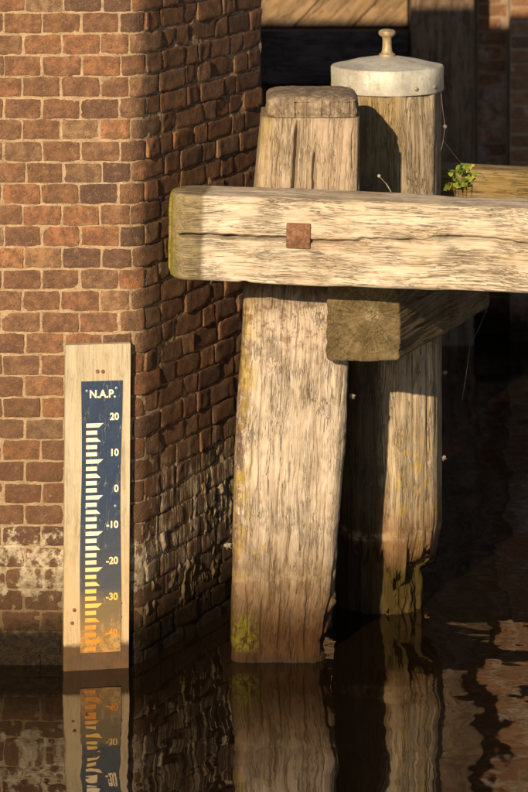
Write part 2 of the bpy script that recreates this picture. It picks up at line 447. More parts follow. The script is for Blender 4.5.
def loft(name, sec, along, frame, disp, mat, parent=None, cap0=None, cap1=None, shape=None, shear=0.0):
    """sec: section arrays; along: M positions; frame(t)->centre (M,3); axes from frame[1..3]; disp(X,Y,NX,NY,T)->outward metres;
    cap profile: list of (scale, offset along)"""
    X, Y, NX, NY = sec; n = len(X)
    T = []; SC = []
    if cap0:
        for (s, o) in reversed(cap0): T.append(along[0]-o); SC.append(s)
    for t in along: T.append(t); SC.append(1.0)
    if cap1:
        for (s, o) in cap1: T.append(along[-1]+o); SC.append(s)
    T = np.array(T)[:, None]; SC = np.array(SC)[:, None]
    Tg = T+np.zeros((1, n)); A = X[None, :]+np.zeros_like(T); B = Y[None, :]+np.zeros_like(T)
    nx = NX[None, :]+np.zeros_like(T); ny = NY[None, :]+np.zeros_like(T)
    if shape: A, B = shape(A, B, Tg)
    h = disp(A, B, nx, ny, Tg)*np.where(SC < 1, .4, 1)
    A2 = A*SC+nx*h; B2 = B*SC+ny*h
    if cap0 or cap1:
        en = (SC < 1)*fbm(A2*90, B2*90, Tg*3, 77, 2)*.0015; Tp = Tg+en
    else: Tp = Tg
    Tp = Tp-B2*shear
    C, ex, ey, ez = frame(Tp)
    V = C+A2[..., None]*ex+B2[..., None]*ey
    m = len(T); idx = np.arange(m*n).reshape(m, n); nxt = np.roll(idx, -1, 1)
    q = np.stack([idx[:-1], nxt[:-1], nxt[1:], idx[1:]], -1).reshape(-1, 4)
    V = V.reshape(-1, 3); wc = np.stack([A2, B2, Tp], -1).reshape(-1, 3)
    tris = []
    c0 = V[:n].mean(0); c1 = V[-n:].mean(0); k = len(V); V = np.concatenate([V, [c0, c1]])
    wc = np.concatenate([wc, [wc[:n].mean(0), wc[-n:].mean(0)]])
    for i in range(n): tris.append((k, (i+1) % n, i)); tris.append((k+1, (m-1)*n+i, (m-1)*n+(i+1) % n))
    me = mesh_np(name, V, q, tris, attrs={'wc': wc}, mat=mat)
    return obj(name, me, parent)
def straight(p0, p1, upish=(0, 0, 1)):
    """frame along p0->p1; across = 'up' of the timber, depth = horizontal"""
    p0 = np.array(p0, float); p1 = np.array(p1, float); ez = (p1-p0)/np.linalg.norm(p1-p0)
    up = np.array(upish, float); ex = up-ez*np.dot(up, ez); ex /= np.linalg.norm(ex); ey = np.cross(ez, ex)
    def f(T): return p0+T[..., None]*ez, ex, ey, ez
    return f, np.linalg.norm(p1-p0)
def grain_disp(seed, amp=1.0, cracks=(), fr=1.0):
    def d(A, B, nx, ny, T):
        c = A+B*.9
        h = fbm(A*150*fr, B*150*fr, T*7, seed, 2)*.0010*amp+fbm(A*45*fr, B*45*fr, T*2.6, seed+5, 2)*.0020*amp
        h = h+fbm(A*9, B*9, T*1.8, seed+9, 2)*.0025*amp
        cracks_ = cracks
        fc = np.maximum(0, -ny)   # front facing side only
        for (c0, c1, t0, t1, wd, dp, sd) in cracks:
            ln = (T-t0)/(t1-t0); ctr = c0+(c1-c0)*ln+noise(T*9, sd, 0, sd)*.004+noise(T*45, sd, 0, sd+3)*.0016
            env = sstep(0, .12, ln)*sstep(1, .75, ln)
            h = h-dp*env*np.exp(-((A-ctr)/(wd*1.35*(.5+.7*env)))**2)*fc
        return h
    return d

# --- materials of the timbers
def st_post1(g, c, k):
    p = g.pos(); x, y, z = g.sep(p); n = g.noise(p, 14, 5, .65); n2 = g.noise(p, 45, 4, .7)
    ax, ay, az = g.sep(k['wc'])
    # mottled dark left side
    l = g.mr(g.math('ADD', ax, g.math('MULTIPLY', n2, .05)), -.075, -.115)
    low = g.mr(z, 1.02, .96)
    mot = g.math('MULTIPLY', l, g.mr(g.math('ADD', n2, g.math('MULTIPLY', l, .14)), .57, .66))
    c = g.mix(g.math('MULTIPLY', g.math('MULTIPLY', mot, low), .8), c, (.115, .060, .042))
    yl = g.math('MULTIPLY', g.mr(ax, -.085, -.135), g.mr(n, .40, .60))
    c = g.mix(g.math('MULTIPLY', yl, .75), c, (.32, .23, .05))
    c = g.mix(g.math('MULTIPLY', g.math('MULTIPLY', g.mr(n2, .50, .62), g.mr(z, 1.06, .98)), g.mr(z, .78, .95, 0, .75)), c, (.15, .085, .06))
    # browner band under the beam
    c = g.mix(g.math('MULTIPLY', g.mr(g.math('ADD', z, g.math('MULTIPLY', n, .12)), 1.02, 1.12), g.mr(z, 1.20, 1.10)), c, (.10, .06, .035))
    # upper part greyer brown
    c = g.mix(g.mr(z, 1.28, 1.32, 0, .45), c, (.27, .195, .12))
    c = g.mix(g.math('MULTIPLY', g.mr(z, 1.50, 1.53), g.mr(n2, .38, .58, .3, .8)), c, (.13, .10, .075))
    w2 = g.math('ADD', z, g.math('ADD', g.math('MULTIPLY', n, .06), g.math('MULTIPLY', k['streak'], .05)))
    c = g.mix(g.mr(w2, .50, .22, 0, .88), c, (.105, .060, .026))
    c = g.mix(g.mr(w2, .27, .12, 0, .96), c, g.mix(k['streak'], (.022, .009, .003), (.055, .026, .009)))
    c = g.mix(g.mr(w2, .085, .06), c, (.03, .018, .009))
    bandz = g.math('MULTIPLY', g.mr(w2, .27, .285), g.mr(w2, .315, .30))
    c = g.mix(g.math('MULTIPLY', g.math('MULTIPLY', bandz, g.mr(n2, .40, .60)), .35), c, (.34, .27, .17))
    lich = g.mr(g.math('ADD', g.voro(p, 42), g.math('MULTIPLY', g.math('SUBTRACT', n2, .5), .8)), .30, .16)
    lz = g.math('MULTIPLY', g.math('MULTIPLY', g.mr(z, .22, .30), g.mr(z, .50, .38)), g.mr(g.noise(p, 11, 2), .50, .60))
    c = g.mix(g.math('MULTIPLY', g.math('MULTIPLY', lich, lz), .85), c, (.36, .27, .04))
    mz = g.math('MULTIPLY', g.mr(z, .02, .05), g.mr(z, .16, .10)); mx = g.math('MULTIPLY', g.mr(x, -.105, -.07), g.mr(x, .0, -.05))
    c = g.mix(g.math('MULTIPLY', g.math('MULTIPLY', mz, mx), g.mr(n2, .42, .55)), c, (.10, .088, .010))
    return c
def st_post2(g, c, k):
    p = g.pos(); x, y, z = g.sep(p); n = g.noise(p, 12, 5, .65); n2 = g.noise(p, 40, 4, .7)
    c = g.mix(g.math('MULTIPLY', g.mr(z, 1.1, 1.25), g.mr(x, .43, .38, 0, .55)), c, (.22, .15, .05))
    w2 = g.math('ADD', z, g.math('MULTIPLY', n, .06))
    c = g.mix(g.mr(w2, .42, .24, 0, .85), c, (.13, .066, .022))
    c = g.mix(g.mr(w2, .25, .14, 0, .92), c, (.036, .026, .006))
    c = g.mix(g.math('MULTIPLY', g.mr(g.math('ADD', x, g.math('MULTIPLY', n, .05)), .385, .350, 0, .8), g.mr(z, .95, .70)), c, (.035, .024, .014))  # shade on the pile's lower left painted in as near-black wood
    bandz = g.math('MULTIPLY', g.mr(w2, .245, .258), g.mr(w2, .285, .27))
    c = g.mix(g.math('MULTIPLY', g.math('MULTIPLY', bandz, g.mr(n2, .38, .60)), .5), c, (.34, .27, .17))
    lich = g.math('MULTIPLY', g.mr(n2, .55, .60), g.math('MULTIPLY', g.mr(z, .24, .32), g.mr(z, .62, .48)))
    c = g.mix(g.math('MULTIPLY', g.math('MULTIPLY', lich, g.mr(x, .36, .40)), .6), c, (.36, .24, .035))
    return c
def st_beam(g, c, k):
    ax, ay, az = g.sep(k['wc']); n = g.noise(k['wc'], 26, 5, .7)
    e = g.mr(g.math('ADD', az, g.math('MULTIPLY', n, .010)), .112, .094)
    c = g.mix(g.math('MULTIPLY', e, .82), c, g.mix(g.mr(n, .35, .65), (.085, .068, .030), (.17, .135, .065)))
    m = g.mr(g.math('ADD', az, g.math('MULTIPLY', n, .05)), .062, .020)
    c = g.mix(g.math('MULTIPLY', m, .85), c, (.19, .165, .018))
    c = g.mix(g.mr(g.noise(k['wc'], 5, 3, .6), .52, .70, 0, .35), c, (.38, .27, .15))
    rx = g.math('MULTIPLY', g.mr(az, .36, .39), g.mr(az, .62, .45)); ry = g.mr(g.math('ABSOLUTE', ax), .035, .01)
    return g.mix(g.math('MULTIPLY', g.math('MULTIPLY', rx, ry), .3), c, (.22, .12, .06))
M_BEAM = wood('bleached_oak', (.50, .435, .36), (.38, .31, .235), (.14, .10, .065), st_beam, .0020, .85, 1.0, .85)
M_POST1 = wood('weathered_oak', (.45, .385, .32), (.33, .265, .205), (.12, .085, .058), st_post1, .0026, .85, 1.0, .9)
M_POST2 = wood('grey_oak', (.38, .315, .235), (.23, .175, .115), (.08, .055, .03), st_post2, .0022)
def st_cross(g, c, k):
    p = g.pos(); n = g.noise(p, 22, 5, .7); ax, ay, az = g.sep(k['wc'])
    c = g.mix(g.mr(n, .55, .70, 0, .5), c, (.16, .14, .03))
    dx = g.math('ADD', ax, -.012); dy = g.math('ADD', ay, .025)
    rad = g.math('SQRT', g.math('ADD', g.math('MULTIPLY', dx, dx), g.math('MULTIPLY', dy, dy)))
    an = g.math('ARCTAN2', dx, dy)
    radial = g.noise(g.comb(g.math('MULTIPLY', an, 9), g.math('MULTIPLY', rad, 18), 0), 1, 4, .65)
    rings = g.noise(g.comb(g.math('MULTIPLY', rad, 260), g.math('MULTIPLY', an, .8), 2), 1, 3, .6)
    e = g.ramp(g.math('ADD', g.math('MULTIPLY', radial, .6), g.math('MULTIPLY', rings, .4)), [(.34, (.07, .05, .026)), (.50, (.125, .094, .05)), (.68, (.175, .135, .075))])
    e = g.mix(g.math('MULTIPLY', g.mr(rad, .030, .004), g.mr(g.noise(p, 120, 5, .7), .47, .58, 0, .7)), e, (.36, .31, .22))
    e = g.mix(g.math('MULTIPLY', g.mr(g.math('ABSOLUTE', g.math('SUBTRACT', g.noise(g.comb(g.math('MULTIPLY', an, 2.2), g.math('MULTIPLY', rad, 5), 3), 1, 2, .5), .5)), .018, .004), g.mr(rad, .015, .04, 0, .45)), e, (.03, .02, .01))
    e = g.mix(g.mr(n, .52, .68, 0, .5), e, (.07, .05, .02))
    return g.mix(g.mr(g.math('ADD', az, g.math('MULTIPLY', ay, .394)), .003, -.001), c, e)
M_CROSS = wood('mossy_oak', (.20, .145, .08), (.13, .09, .05), (.06, .038, .02), st_cross, .0016)
def st_rail(g, c, k):
    n = g.noise(k['wc'], 18, 5, .7); return g.mix(g.mr(n, .45, .65, 0, .6), c, (.20, .14, .04))
M_RAIL = wood('yellowed_oak', (.22, .165, .085), (.16, .11, .05), (.07, .045, .02), st_rail, .0016)
M_TAR = wood('tarred_timber', (.060, .048, .042), (.038, .030, .027), (.016, .013, .012), None, .002, .75)
M_OLD = wood('old_dark_oak', (.16, .11, .075), (.10, .066, .045), (.045, .03, .02), None, .002, .8)
M_GATE = wood('brown_gate_timber', (.26, .18, .105), (.18, .115, .062), (.09, .055, .03), None, .002, .8)

# --- front post (left), leaning
PYS = np.array([118, 190, 290, 360, 450, 500, 560, 600, 640, 665, 800.])
PL = np.array([262, 255, 245, 241, 236, 234, 233, 232, 231, 232, 232.])
PR = np.array([361, 361, 350, 349, 345, 341, 338, 334, 325, 320, 316.])
pz = np.array([PZ(y, .02) for y in PYS])[::-1]; pl = np.array([PX(x, .02) for x in PL])[::-1]; pr = np.array([PX(x, .02) for x in PR])[::-1]
ZT = PZ(118, 0.02)
POST_B = .135
def frame_p1(T):
    l = np.interp(T, pz, pl); r = np.interp(T, pz, pr)
    C = np.stack([(l+r)/2, np.full_like(T, .02+POST_B), T], -1); return C, np.array([1., 0, 0]), np.array([0, 1., 0]), np.array([0, 0, 1.])
def shape_p1(A, B, T):
    l = np.interp(T, pz, pl); r = np.interp(T, pz, pr); hw = (r-l)/2
    fr = A/.15
    tw = 1+.02*fbm(T*6, fr*2, 0, 61, 2)
    A = fr*hw*tw
    er = sstep(.30, .02, T)*sstep(.3, 1, fr)*fbm(T*25, B*20, 0, 63, 3)*.016
    return A+er, B
sec1 = section(300, .15, POST_B, .040, 4.5)
def cpx(px, py, d=.02):      # crack coordinate across post 1
    zz = PZ(py, d); return PX(px, d)-(np.interp(zz, pz, pl)+np.interp(zz, pz, pr))/2, zz
cr1 = []
for (x0, y0, x1, y1, wd, dp) in [(298, 116, 293, 200, .0030, .030), (315, 145, 314, 202, .0024, .020), (283, 118, 284, 160, .0014, .006), (335, 118, 337, 175, .0014, .006),
      (272, 130, 271, 196, .0014, .005), (348, 150, 347, 196, .0014, .005),
      (262, 330, 258, 520, .0014, .006), (300, 296, 296, 372, .0016, .006), (318, 400, 316, 560, .0014, .005), (284, 300, 280, 420, .0013, .005),
      (337, 545, 322, 652, .0032, .022), (298, 470, 300, 560, .0016, .007), (281, 560, 279, 655, .0018, .008), (262, 590, 262, 660, .0018, .007),
      (307, 570, 305, 660, .002, .009), (292, 600, 291, 660, .0014, .006), (246, 570, 247, 650, .0015, .006), (326, 480, 322, 600, .0015, .007), (270, 520, 270, 600, .0013, .005)]:
    a, ta = cpx(x0, y0); b_, tb = cpx(x1, y1); cr1.append((b_, a, tb, ta, wd, dp, len(cr1)+1))
rc = random.Random(5)
for q in range(34):
    a_ = rc.uniform(-.135, .14); t_ = rc.uniform(.0, 1.45); L_ = rc.uniform(.06, .28)
    cr1.append((a_, a_+rc.uniform(-.004, .004), t_, t_+L_, rc.uniform(.0010, .0017), rc.uniform(.003, .008), 200+q))
def disp_p1(A, B, nx, ny, T):
    h = grain_disp(11, .8, cr1)(A, B, nx, ny, T)
    sw = np.sin((A*160+fbm(A*12, T*9, 0, 91, 3)*9))*.0006*sstep(1.0, .8, T)
    h = h+sw+sstep(.30, .05, T)*fbm(A*60, B*60, T*10, 95, 3)*.0025
    return h
post = thing('timber_post', 'stout pale oak post in front with rounded top, leaning slightly left behind the long beam', 'timber post', (frame_p1(np.array(0.))[0][0], .155, 0))
al = np.concatenate([np.arange(-.5, -.04, .03), np.arange(-.04, ZT, .0045)])
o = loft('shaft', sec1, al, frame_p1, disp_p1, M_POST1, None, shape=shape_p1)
def reparent(o, root):
    o.parent = root; o.matrix_parent_inverse = root.matrix_basis.inverted()
    # bake into the mesh so the child sits in its parent's frame
    o.matrix_parent_inverse.identity(); m = root.matrix_basis.inverted(); o.data.transform(m); return o
reparent(o, post)
# its separate head above the saw cut
zt2 = ZT+.004; HH = PZ(91, .10)-zt2
def frame_hd(T):
    C = np.stack([np.full_like(T, (PX(267, .02)+PX(358, .02))/2), np.full_like(T, .02+POST_B), T], -1)
    return C, np.array([1., 0, 0]), np.array([0, 1., 0]), np.array([0, 0, 1.])
sech = section(280, (PX(359, .02)-PX(267, .02))/2, POST_B-.004, .032, 4.0)
crh = []
for (x0, y0, x1, y1, wd, dp) in [(296, 88, 297, 120, .0016, .012), (322, 88, 321, 120, .0013, .009), (308, 90, 308, 119, .0012, .005), (350, 92, 351, 119, .0016, .007), (282, 96, 281, 117, .0012, .004), (340, 96, 341, 117, .0014, .005)]:
    xc = (PX(267, .02)+PX(358, .02))/2; crh.append((PX(x1, .02)-xc, PX(x0, .02)-xc, PZ(y1+3, .02), PZ(y0-6, .02), wd, dp, 40+len(crh)))
def disp_hd(A, B, nx, ny, T):
    t = (T-zt2)/.07
    return grain_disp(23, 1.5, crh)(A, B, nx, ny, T)-.005*sstep(.55, 1.0, t)-.004*sstep(.08, 0, t)+fbm(A*30, B*30, T*30, 29, 3)*.003-.006*sstep(0, 1, t)
al = np.arange(zt2-.002, zt2+.038, .004)
cap = [(1-.5*q*q if q < .7 else max(.02, 1.02-1.0*(q-.0)), .030*math.sin(q*math.pi/2)) for q in np.linspace(.15, 1, 16)]
cap = [(math.cos(q*math.pi/2)**.42*.99+.005, .022*math.sin(q*math.pi/2)) for q in np.linspace(.06, .99, 18)]
reparent(loft('head', sech, al, frame_hd, disp_hd, M_POST1, None, cap1=cap, cap0=[(.99, .001), (.5, .002)]), post)

# --- rear pile with metal cap
D2 = .60; C2X = PX(387, D2); R2 = .160
pile = thing('timber_pile', 'round oak pile behind with a pale domed metal cap, rotted thin at the waterline', 'timber pile', (C2X, D2, 0))
n2 = 260; ang = np.linspace(0, 2*math.pi, n2, endpoint=False)+math.pi/2
ang = ang+.35*np.sin(ang+math.pi/2)*-1.0*0
oct_ = 1/np.maximum(np.cos(((ang+R(14)+math.pi/8) % (math.pi/4))-math.pi/8), .9)
rr2 = R2*(.55*oct_/oct_.mean()+.45)
sec2 = (rr2*np.cos(ang), rr2*np.sin(ang), np.cos(ang), np.sin(ang))
TOP2 = PZ(95, D2-.16)
def frame_p2(T):
    C = np.stack([np.full_like(T, 0.), np.full_like(T, 0.), T], -1); return C, np.array([1., 0, 0]), np.array([0, 1., 0]), np.array([0, 0, 1.])
def shape_p2(A, B, T):
    th = np.arctan2(B, A)
    rag = fbm(np.cos(th)*4, np.sin(th)*4, T*2, 71, 2)*.040+fbm(np.cos(th)*15, np.sin(th)*22, T*1, 73, 3)*.050+.012*A/R2
    k = sstep(.178, .150, T+rag)*.75+sstep(.28, .14, T+rag*.5)*.25
    rx = .054; cxn = .064
    ks = k
    A2 = np.where(A > 0, A*(1-.40*k), A*(1-.08*k))+0*(cxn+rx*np.cos(th)*1)+np.where(A > 0, .012, .0)*k*fbm(np.cos(th)*9, np.sin(th)*9, T*14, 75, 3)
    B2 = B*(1-.22*k)
    return A2, B2
def disp_p2(A, B, nx, ny, T):
    return grain_disp(37, 1.25, (), 1.0)(A, B, nx, ny, T)-np.maximum(0, fbm(A*55, B*55, T*1.2, 39, 1)-.38)*.022+sstep(.4, .1, T)*fbm(A*80, B*80, T*14, 38, 2)*.004
al = np.concatenate([np.arange(-.4, -.03, .03), np.arange(-.03, TOP2, .0055)])
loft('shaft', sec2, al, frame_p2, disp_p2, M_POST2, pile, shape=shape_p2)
# cap
g = G('zinc_cap'); p = g.pos()
n = g.noise(p, 16, 5, .7); ns = g.noise(p, 90, 4, .7)
c = g.ramp(n, [(.3, (.27, .26, .23)), (.55, (.40, .40, .37)), (.75, (.50, .50, .47))])
c = g.mix(g.mr(ns, .58, .68, 0, .6), c, (.24, .18, .11))
st = g.noise(g.vmul(p, (70, 70, 7)), 1, 4, .6); c = g.mix(g.mr(st, .52, .64, 0, .28), c, (.20, .17, .13)); g.bump(g.math('ADD', g.noise(p, 9, 2), g.math('ADD', g.math('MULTIPLY', n, .4), g.math('MULTIPLY', ns, .15))), .006)
M_ZINC = g.fin(c, .55, .15, .4)
g = G('brass_knob'); p = g.pos(); c = g.ramp(g.noise(p, 60, 4, .7), [(.3, (.17, .12, .07)), (.7, (.38, .31, .20))])
M_KNOB = g.fin(c, .5, .3)
g = G('rusty_iron'); p = g.pos(); n = g.noise(p, 90, 5, .7)
c = g.ramp(n, [(.3, (.06, .03, .02)), (.5, (.145, .072, .042)), (.7, (.24, .13, .08))]); g.bump(n, .003); M_RUST = g.fin(c, .9)
RC = .167
caps = MB()
def rcap(a): return 1+.006*math.sin(3*a+1)+.004*math.sin(7*a)+.006*(1/max(math.cos(((a+R(14)+math.pi/8) % (math.pi/4))-math.pi/8), .9)-1.04)/.04
caps.lathe([(RC-.004, .0), (RC, .0), (RC+.0015, .004), (RC+.0005, .03), (RC+.0015, .068), (RC-.002, .0725), (RC-.02, .075), (RC*.6, .088), (RC*.25, .098), (.004, .101)], 72, (0, 0, TOP2-.004), 0, rcap)
capo = caps.build('metal_cap', M_ZINC, pile, True)
kb = MB(); kz = TOP2-.004
kb.lathe([(.024, .082), (.0255, .087), (.0245, .097), (.0185, .101), (.0155, .107), (.0135, .122), (.0135, .144), (.016, .149), (.0225, .153), (.0255, .159), (.025, .165), (.019, .170), (.009, .172)], 28, (0, 0, kz+.008))
kb.build('knob', M_KNOB, capo, True)
for pxr in (416, 435, 352, 334):
    sx = (PX(pxr, .45)-C2X); q = max(-1, min(1, sx/RC)); aa = -math.acos(q)
    rb = MB().lathe([(.0065, 0), (.006, .003), (.003, .005)], 12); o = rb.build('rivet', M_KNOB, capo, True, (RC*math.cos(aa)*1.003, RC*math.sin(aa)*1.003, TOP2+.016))
    o.rotation_euler = (0, R(90), aa)

# --- the long front beam
BT = .165
bd0, bd1 = -.165, -.290
pA = np.array(P(171, (193.5+279)/2, bd0)); pB = np.array(P(528, (208+295)/2, bd1))
pB = pA+(pB-pA)*1.55
fb, LB = straight(pA+np.array([0, BT/2, 0]), pB+np.array([0, BT/2, 0]))
HB = (PZ(194, bd0)-PZ(280, bd0))/2
secb = section(300, HB, BT/2, .012, 3.5)
# in the straight() frame local x is up; ey = ez x ex must point back from the camera
_, exb, eyb, ezb = fb(np.zeros(1))
sgn = 1 if eyb[1] > 0 else -1
crb = []
def cbx(px, py):
    t = (px-171)/357*LB/1.55; ym = 236.3+(px-171)/357*15.2; return (ym-py)*.00274, t
for (x0, y0, x1, y1, wd, dp) in [(180, 236, 245, 238, .0030, .030), (222, 237, 312, 241, .0034, .034), (305, 241, 385, 243, .0028, .024), (360, 240, 430, 240, .0022, .016), (400, 240, 470, 238, .0016, .008),
       (430, 236, 560, 247, .0028, .024), (430, 258, 520, 263, .0014, .006), (210, 205, 330, 208, .0012, .004), (250, 262, 420, 268, .0012, .004), (340, 215, 520, 222, .0012, .005), (380, 276, 500, 281, .0012, .004), (215, 222, 290, 221, .001, .004), (330, 255, 430, 253, .001, .004), (470, 228, 560, 226, .001, .004)]:
    a, t0 = cbx(x0, y0); b_, t1 = cbx(x1, y1); crb.append((a, b_, t0, t1, wd, dp, 60+len(crb)))
rc = random.Random(9)
for q in range(30):
    a_ = rc.uniform(-.115, .115); t_ = rc.uniform(.02, 1.1); L_ = rc.uniform(.05, .25)
    crb.append((a_, a_+rc.uniform(-.004, .003), t_, t_+L_, rc.uniform(.0009, .0014), rc.uniform(.0025, .006), 300+q))
def fb2(T):
    C, ex, ey, ez = fb(T); return C, ex, ey*sgn, ez
def shape_b(A, B, T):
    # rounded front-left arris and softened end
    e = np.clip(1-(T/.055), 0, 1); e = 1-np.sqrt(np.clip(1-e*e, 0, 1))
    fr = sstep(.3, -1, B/(BT/2))
    return A*(1-.06*e)+0, B+e*.070*fr-e*.012*(1-fr)
def disp_b(A, B, nx, ny, T):
    h = grain_disp(51, .75, crb)(A, B, nx, ny, T)
    return h+np.where(np.abs(nx) > .6, fbm(T*5, B*8, 0, 55, 3)*.003, 0)-.004*np.exp(-((T-.215)/.012)**2)*(nx < -.5)
beam = thing('fender_beam', 'long bleached oak beam crossing in front of the posts, with green rounded end and rusty square bolt plate', 'timber beam', (float(pA[0]), float(pA[1]), float(pA[2])))
al = np.concatenate([np.arange(0, .08, .003), np.arange(.08, 1.12, .0048), np.arange(1.12, LB, .02)])
# winding check: front of section is -y; with mirrored depth axis the loop flips, so recompute normals below
o = loft('timber', secb, al, fb2, disp_b, M_BEAM, None, cap0=[(.985, .003), (.93, .006), (.8, .007), (.5, .008), (.2, .008)], cap1=[(.98, .004), (.5, .006)], shape=shape_b)
reparent(o, beam)
# square bolt plate
c, t = cbx(303.5, 236); Cc, ex, ey, ez = fb2(np.array([t])); cc = Cc[0]+ex*c-ey*(BT/2)
rotm = math.atan2(ez[1], ez[0])
tilt = -math.asin(ez[2])
b = MB().box(-.033, .033, -.007, .008, -.034, .034, .003)
o = b.build('bolt_plate', M_RUST, beam, True, tuple(cc-pA), (0, tilt, rotm))
for u_, v_ in ((-.02, .02), (.02, .02), (.021, -.02), (-.02, -.021)):
    MB().lathe([(.003, 0), (.0028, .001), (.001, .0015)], 10).build('nail_head', M_RUST, o, True, (u_, -.007, v_), (R(90), 0, 0))

# --- cross beam under the front beam, running back
cd0 = P(363.5, 325, .0); ZB, ZTc = .852, 1.082
dirx, diry = math.sin(R(21.5)), math.cos(R(21.5))
c0 = np.array([PX(363.5, -.03), -.032, (ZB+ZTc)/2]); c1 = c0+np.array([dirx, diry, 0])*.82
fc, LC = straight(c0, c1)
_, a1, a2, a3 = fc(np.zeros(1)); sg = 1 if a2[0] < 0 else -1     # depth axis: front(-y) of section faces +x side
def fc2(T):
    C, ex, ey, ez = fc(T)
    C = C.copy(); return C, ex, ey*sg, ez
secc = section(220, (ZTc-ZB)/2, .094, .010, 3)
def shape_c(A, B, T):          # square sawn end face turned to the camera
    return A, B
def skew(T): return T
cross = tag(loft('cross_beam', secc, np.arange(0, LC, .006), fc2, grain_disp(83, 1.0, [(.03, .02, .05, .5, .0022, .012, 5), (-.05, -.055, .1, .7, .0018, .008, 6)]), M_CROSS, None,
        cap0=[(.985, .003), (.93, .004), (.8, .005), (.6, .005), (.4, .006), (.2, .006)], cap1=[(.97, .004), (.5, .005)], shear=.394),
        'short dark mossy cross beam running back beneath the long beam, cut end facing forward', 'timber beam')

# --- rear rail
r0 = P(425, 190, .74); rA = np.array([PX(432, .74), .80, PZ(167, .74)-.085]); rB = np.array([PX(528, .70), .76, PZ(172, .70)-.085]); rB = rA+(rB-rA)*3.2
fr_, LR = straight(rA, rB); _, _, ee, _ = fr_(np.zeros(1)); sr = 1 if ee[1] > 0 else -1
def fr2(T):
    C, ex, ey, ez = fr_(T); return C, ex, ey*sr, ez
tag(loft('rear_rail', section(160, .085, .06, .012, 3), np.arange(0, LR, .008), fr2, grain_disp(97, 1.2), M_RAIL, None, cap0=[(.97, .003), (.5, .004)], cap1=[(.97, .003), (.5, .004)]),
    'yellowed rear rail starting right of the capped pile, behind the little plant', 'timber rail')

# ------------------------------------------------------------------ the water level gauge
YAW = R(10); lean = R(.35)
GD = -.042; GS = (DIST+GD)/F_PX
gz = lambda py: EYE-(py-YH)*GS
gauge = thing('water_gauge', 'water level gauge on an upright pale board with blue N.A.P. scale', 'water gauge', (PX(96.2, GD), GD, 0), (0, lean, YAW))
def st_board(g, c, k):
    p = g.pos(); x, y, z = g.sep(p); n = g.noise(p, 20, 5, .6); w2 = g.math('ADD', z, g.math('MULTIPLY', n, .05))
    c = g.mix(g.mr(g.math('ADD', z, g.math('MULTIPLY', n, .2)), .62, .25, 0, .45), c, (.42, .27, .12))
    c = g.mix(g.mr(w2, .105, .088, 0, .9), c, g.mix(g.mr(n, .4, .6), (.055, .022, .009), (.03, .016, .008)))
    return c
M_BOARD = wood('plywood_board', (.43, .38, .29), (.35, .295, .21), (.21, .165, .11), st_board, .0005, .7, .9, .4)
bw = .181/2
nx_, nz_ = 24, 130
xs_ = np.linspace(-bw, bw, nx_); zs_ = np.linspace(-.42, gz(344.5), nz_)
X_, Z_ = np.meshgrid(xs_, zs_, indexing='ij')
def slab(name, x_of, z_of, yf, yb, mat, parent, nx=12, nz=80, wave=None):
    V = []; 
    U, S = np.meshgrid(np.linspace(0, 1, nx), np.linspace(0, 1, nz), indexing='ij')
    Z = z_of(S); X = x_of(U, Z); Yf = np.full_like(X, yf)+(wave(U, S) if wave else 0); Yb = np.full_like(X, yb)
    F = np.stack([X, Yf, Z], -1).reshape(-1, 3); B = np.stack([X, Yb, Z], -1).reshape(-1, 3)
    idx = np.arange(nx*nz).reshape(nx, nz); n0 = nx*nz
    q = [np.stack([idx[:-1, :-1], idx[1:, :-1], idx[1:, 1:], idx[:-1, 1:]], -1).reshape(-1, 4)]
    q.append(q[0][:, ::-1]+n0)
    for a, b_ in ((idx[0, :], 1), (idx[-1, :], 0), (idx[:, 0], 0), (idx[:, -1], 1)):
        e = np.stack([a[:-1], a[1:], a[1:]+n0, a[:-1]+n0], -1); q.append(e if not b_ else e[:, ::-1])
    V = np.concatenate([F, B]); me = mesh_np(name, V, np.concatenate(q), attrs={'wc': V}, smooth=False, mat=mat)
    return obj(name, me, parent)
board = slab('board', lambda U, Z: -bw+U*2*bw, lambda S: -.42+S*(gz(344.5)+.42)+0, 0, .022, M_BOARD, gauge, 10, 60)
g = G('gauge_enamel'); p = g.pos(); x, y, z = g.sep(p); n = g.noise(g.vmul(p, (8, 8, 60)), 1, 4, .6); n2 = g.noise(p, 60, 4, .7)
c = g.mix(g.mr(n2, .4, .7, 0, .35), (.018, .034, .075), (.035, .06, .11))
zz = g.math('ADD', z, g.math('MULTIPLY', n, .09))
c = g.mix(g.mr(zz, .56, .26, 0, .55), c, (.075, .072, .062))
c = g.mix(g.mr(zz, .285, .215, 0, .75), c, (.17, .115, .045))
c = g.mix(g.mr(zz, .20, .13, 0, .92), c, g.mix(g.mr(n2, .4, .6), (.34, .19, .055), (.20, .12, .045)))
scr = g.math('ABSOLUTE', g.math('SUBTRACT', g.noise(g.vmul(p, (30, 30, 6)), 1, 3, .6), .5))
c = g.mix(g.math('MULTIPLY', g.mr(scr, .006, .001), g.mr(g.noise(p, 14, 2), .50, .62, 0, .5)), c, (.30, .30, .28))
c = g.mix(g.math('MULTIPLY', g.mr(zz, .15, .11), g.mr(n2, .40, .60, 0, .35)), c, (.12, .06, .02))
M_BLUE = g.fin(c, .42, 0, .5); g.bump(g.noise(p, 25, 3, .5), .0015)
g = G('gauge_cream'); p = g.pos(); x, y, z = g.sep(p); n = g.noise(p, 50, 4, .6); zz = g.math('ADD', z, g.math('MULTIPLY', n, .06))
c = g.mix(g.mr(zz, .42, .22), (.72, .64, .50), (.66, .40, .10)); c = g.mix(g.mr(zz, .21, .14), c, (.52, .20, .025))
c = g.mix(g.math('MULTIPLY', g.mr(zz, .14, .08), g.mr(g.noise(p, 130, 4, .7), .42, .60, 0, .5)), c, (.16, .085, .03))
M_CREAM = g.fin(c, .5)
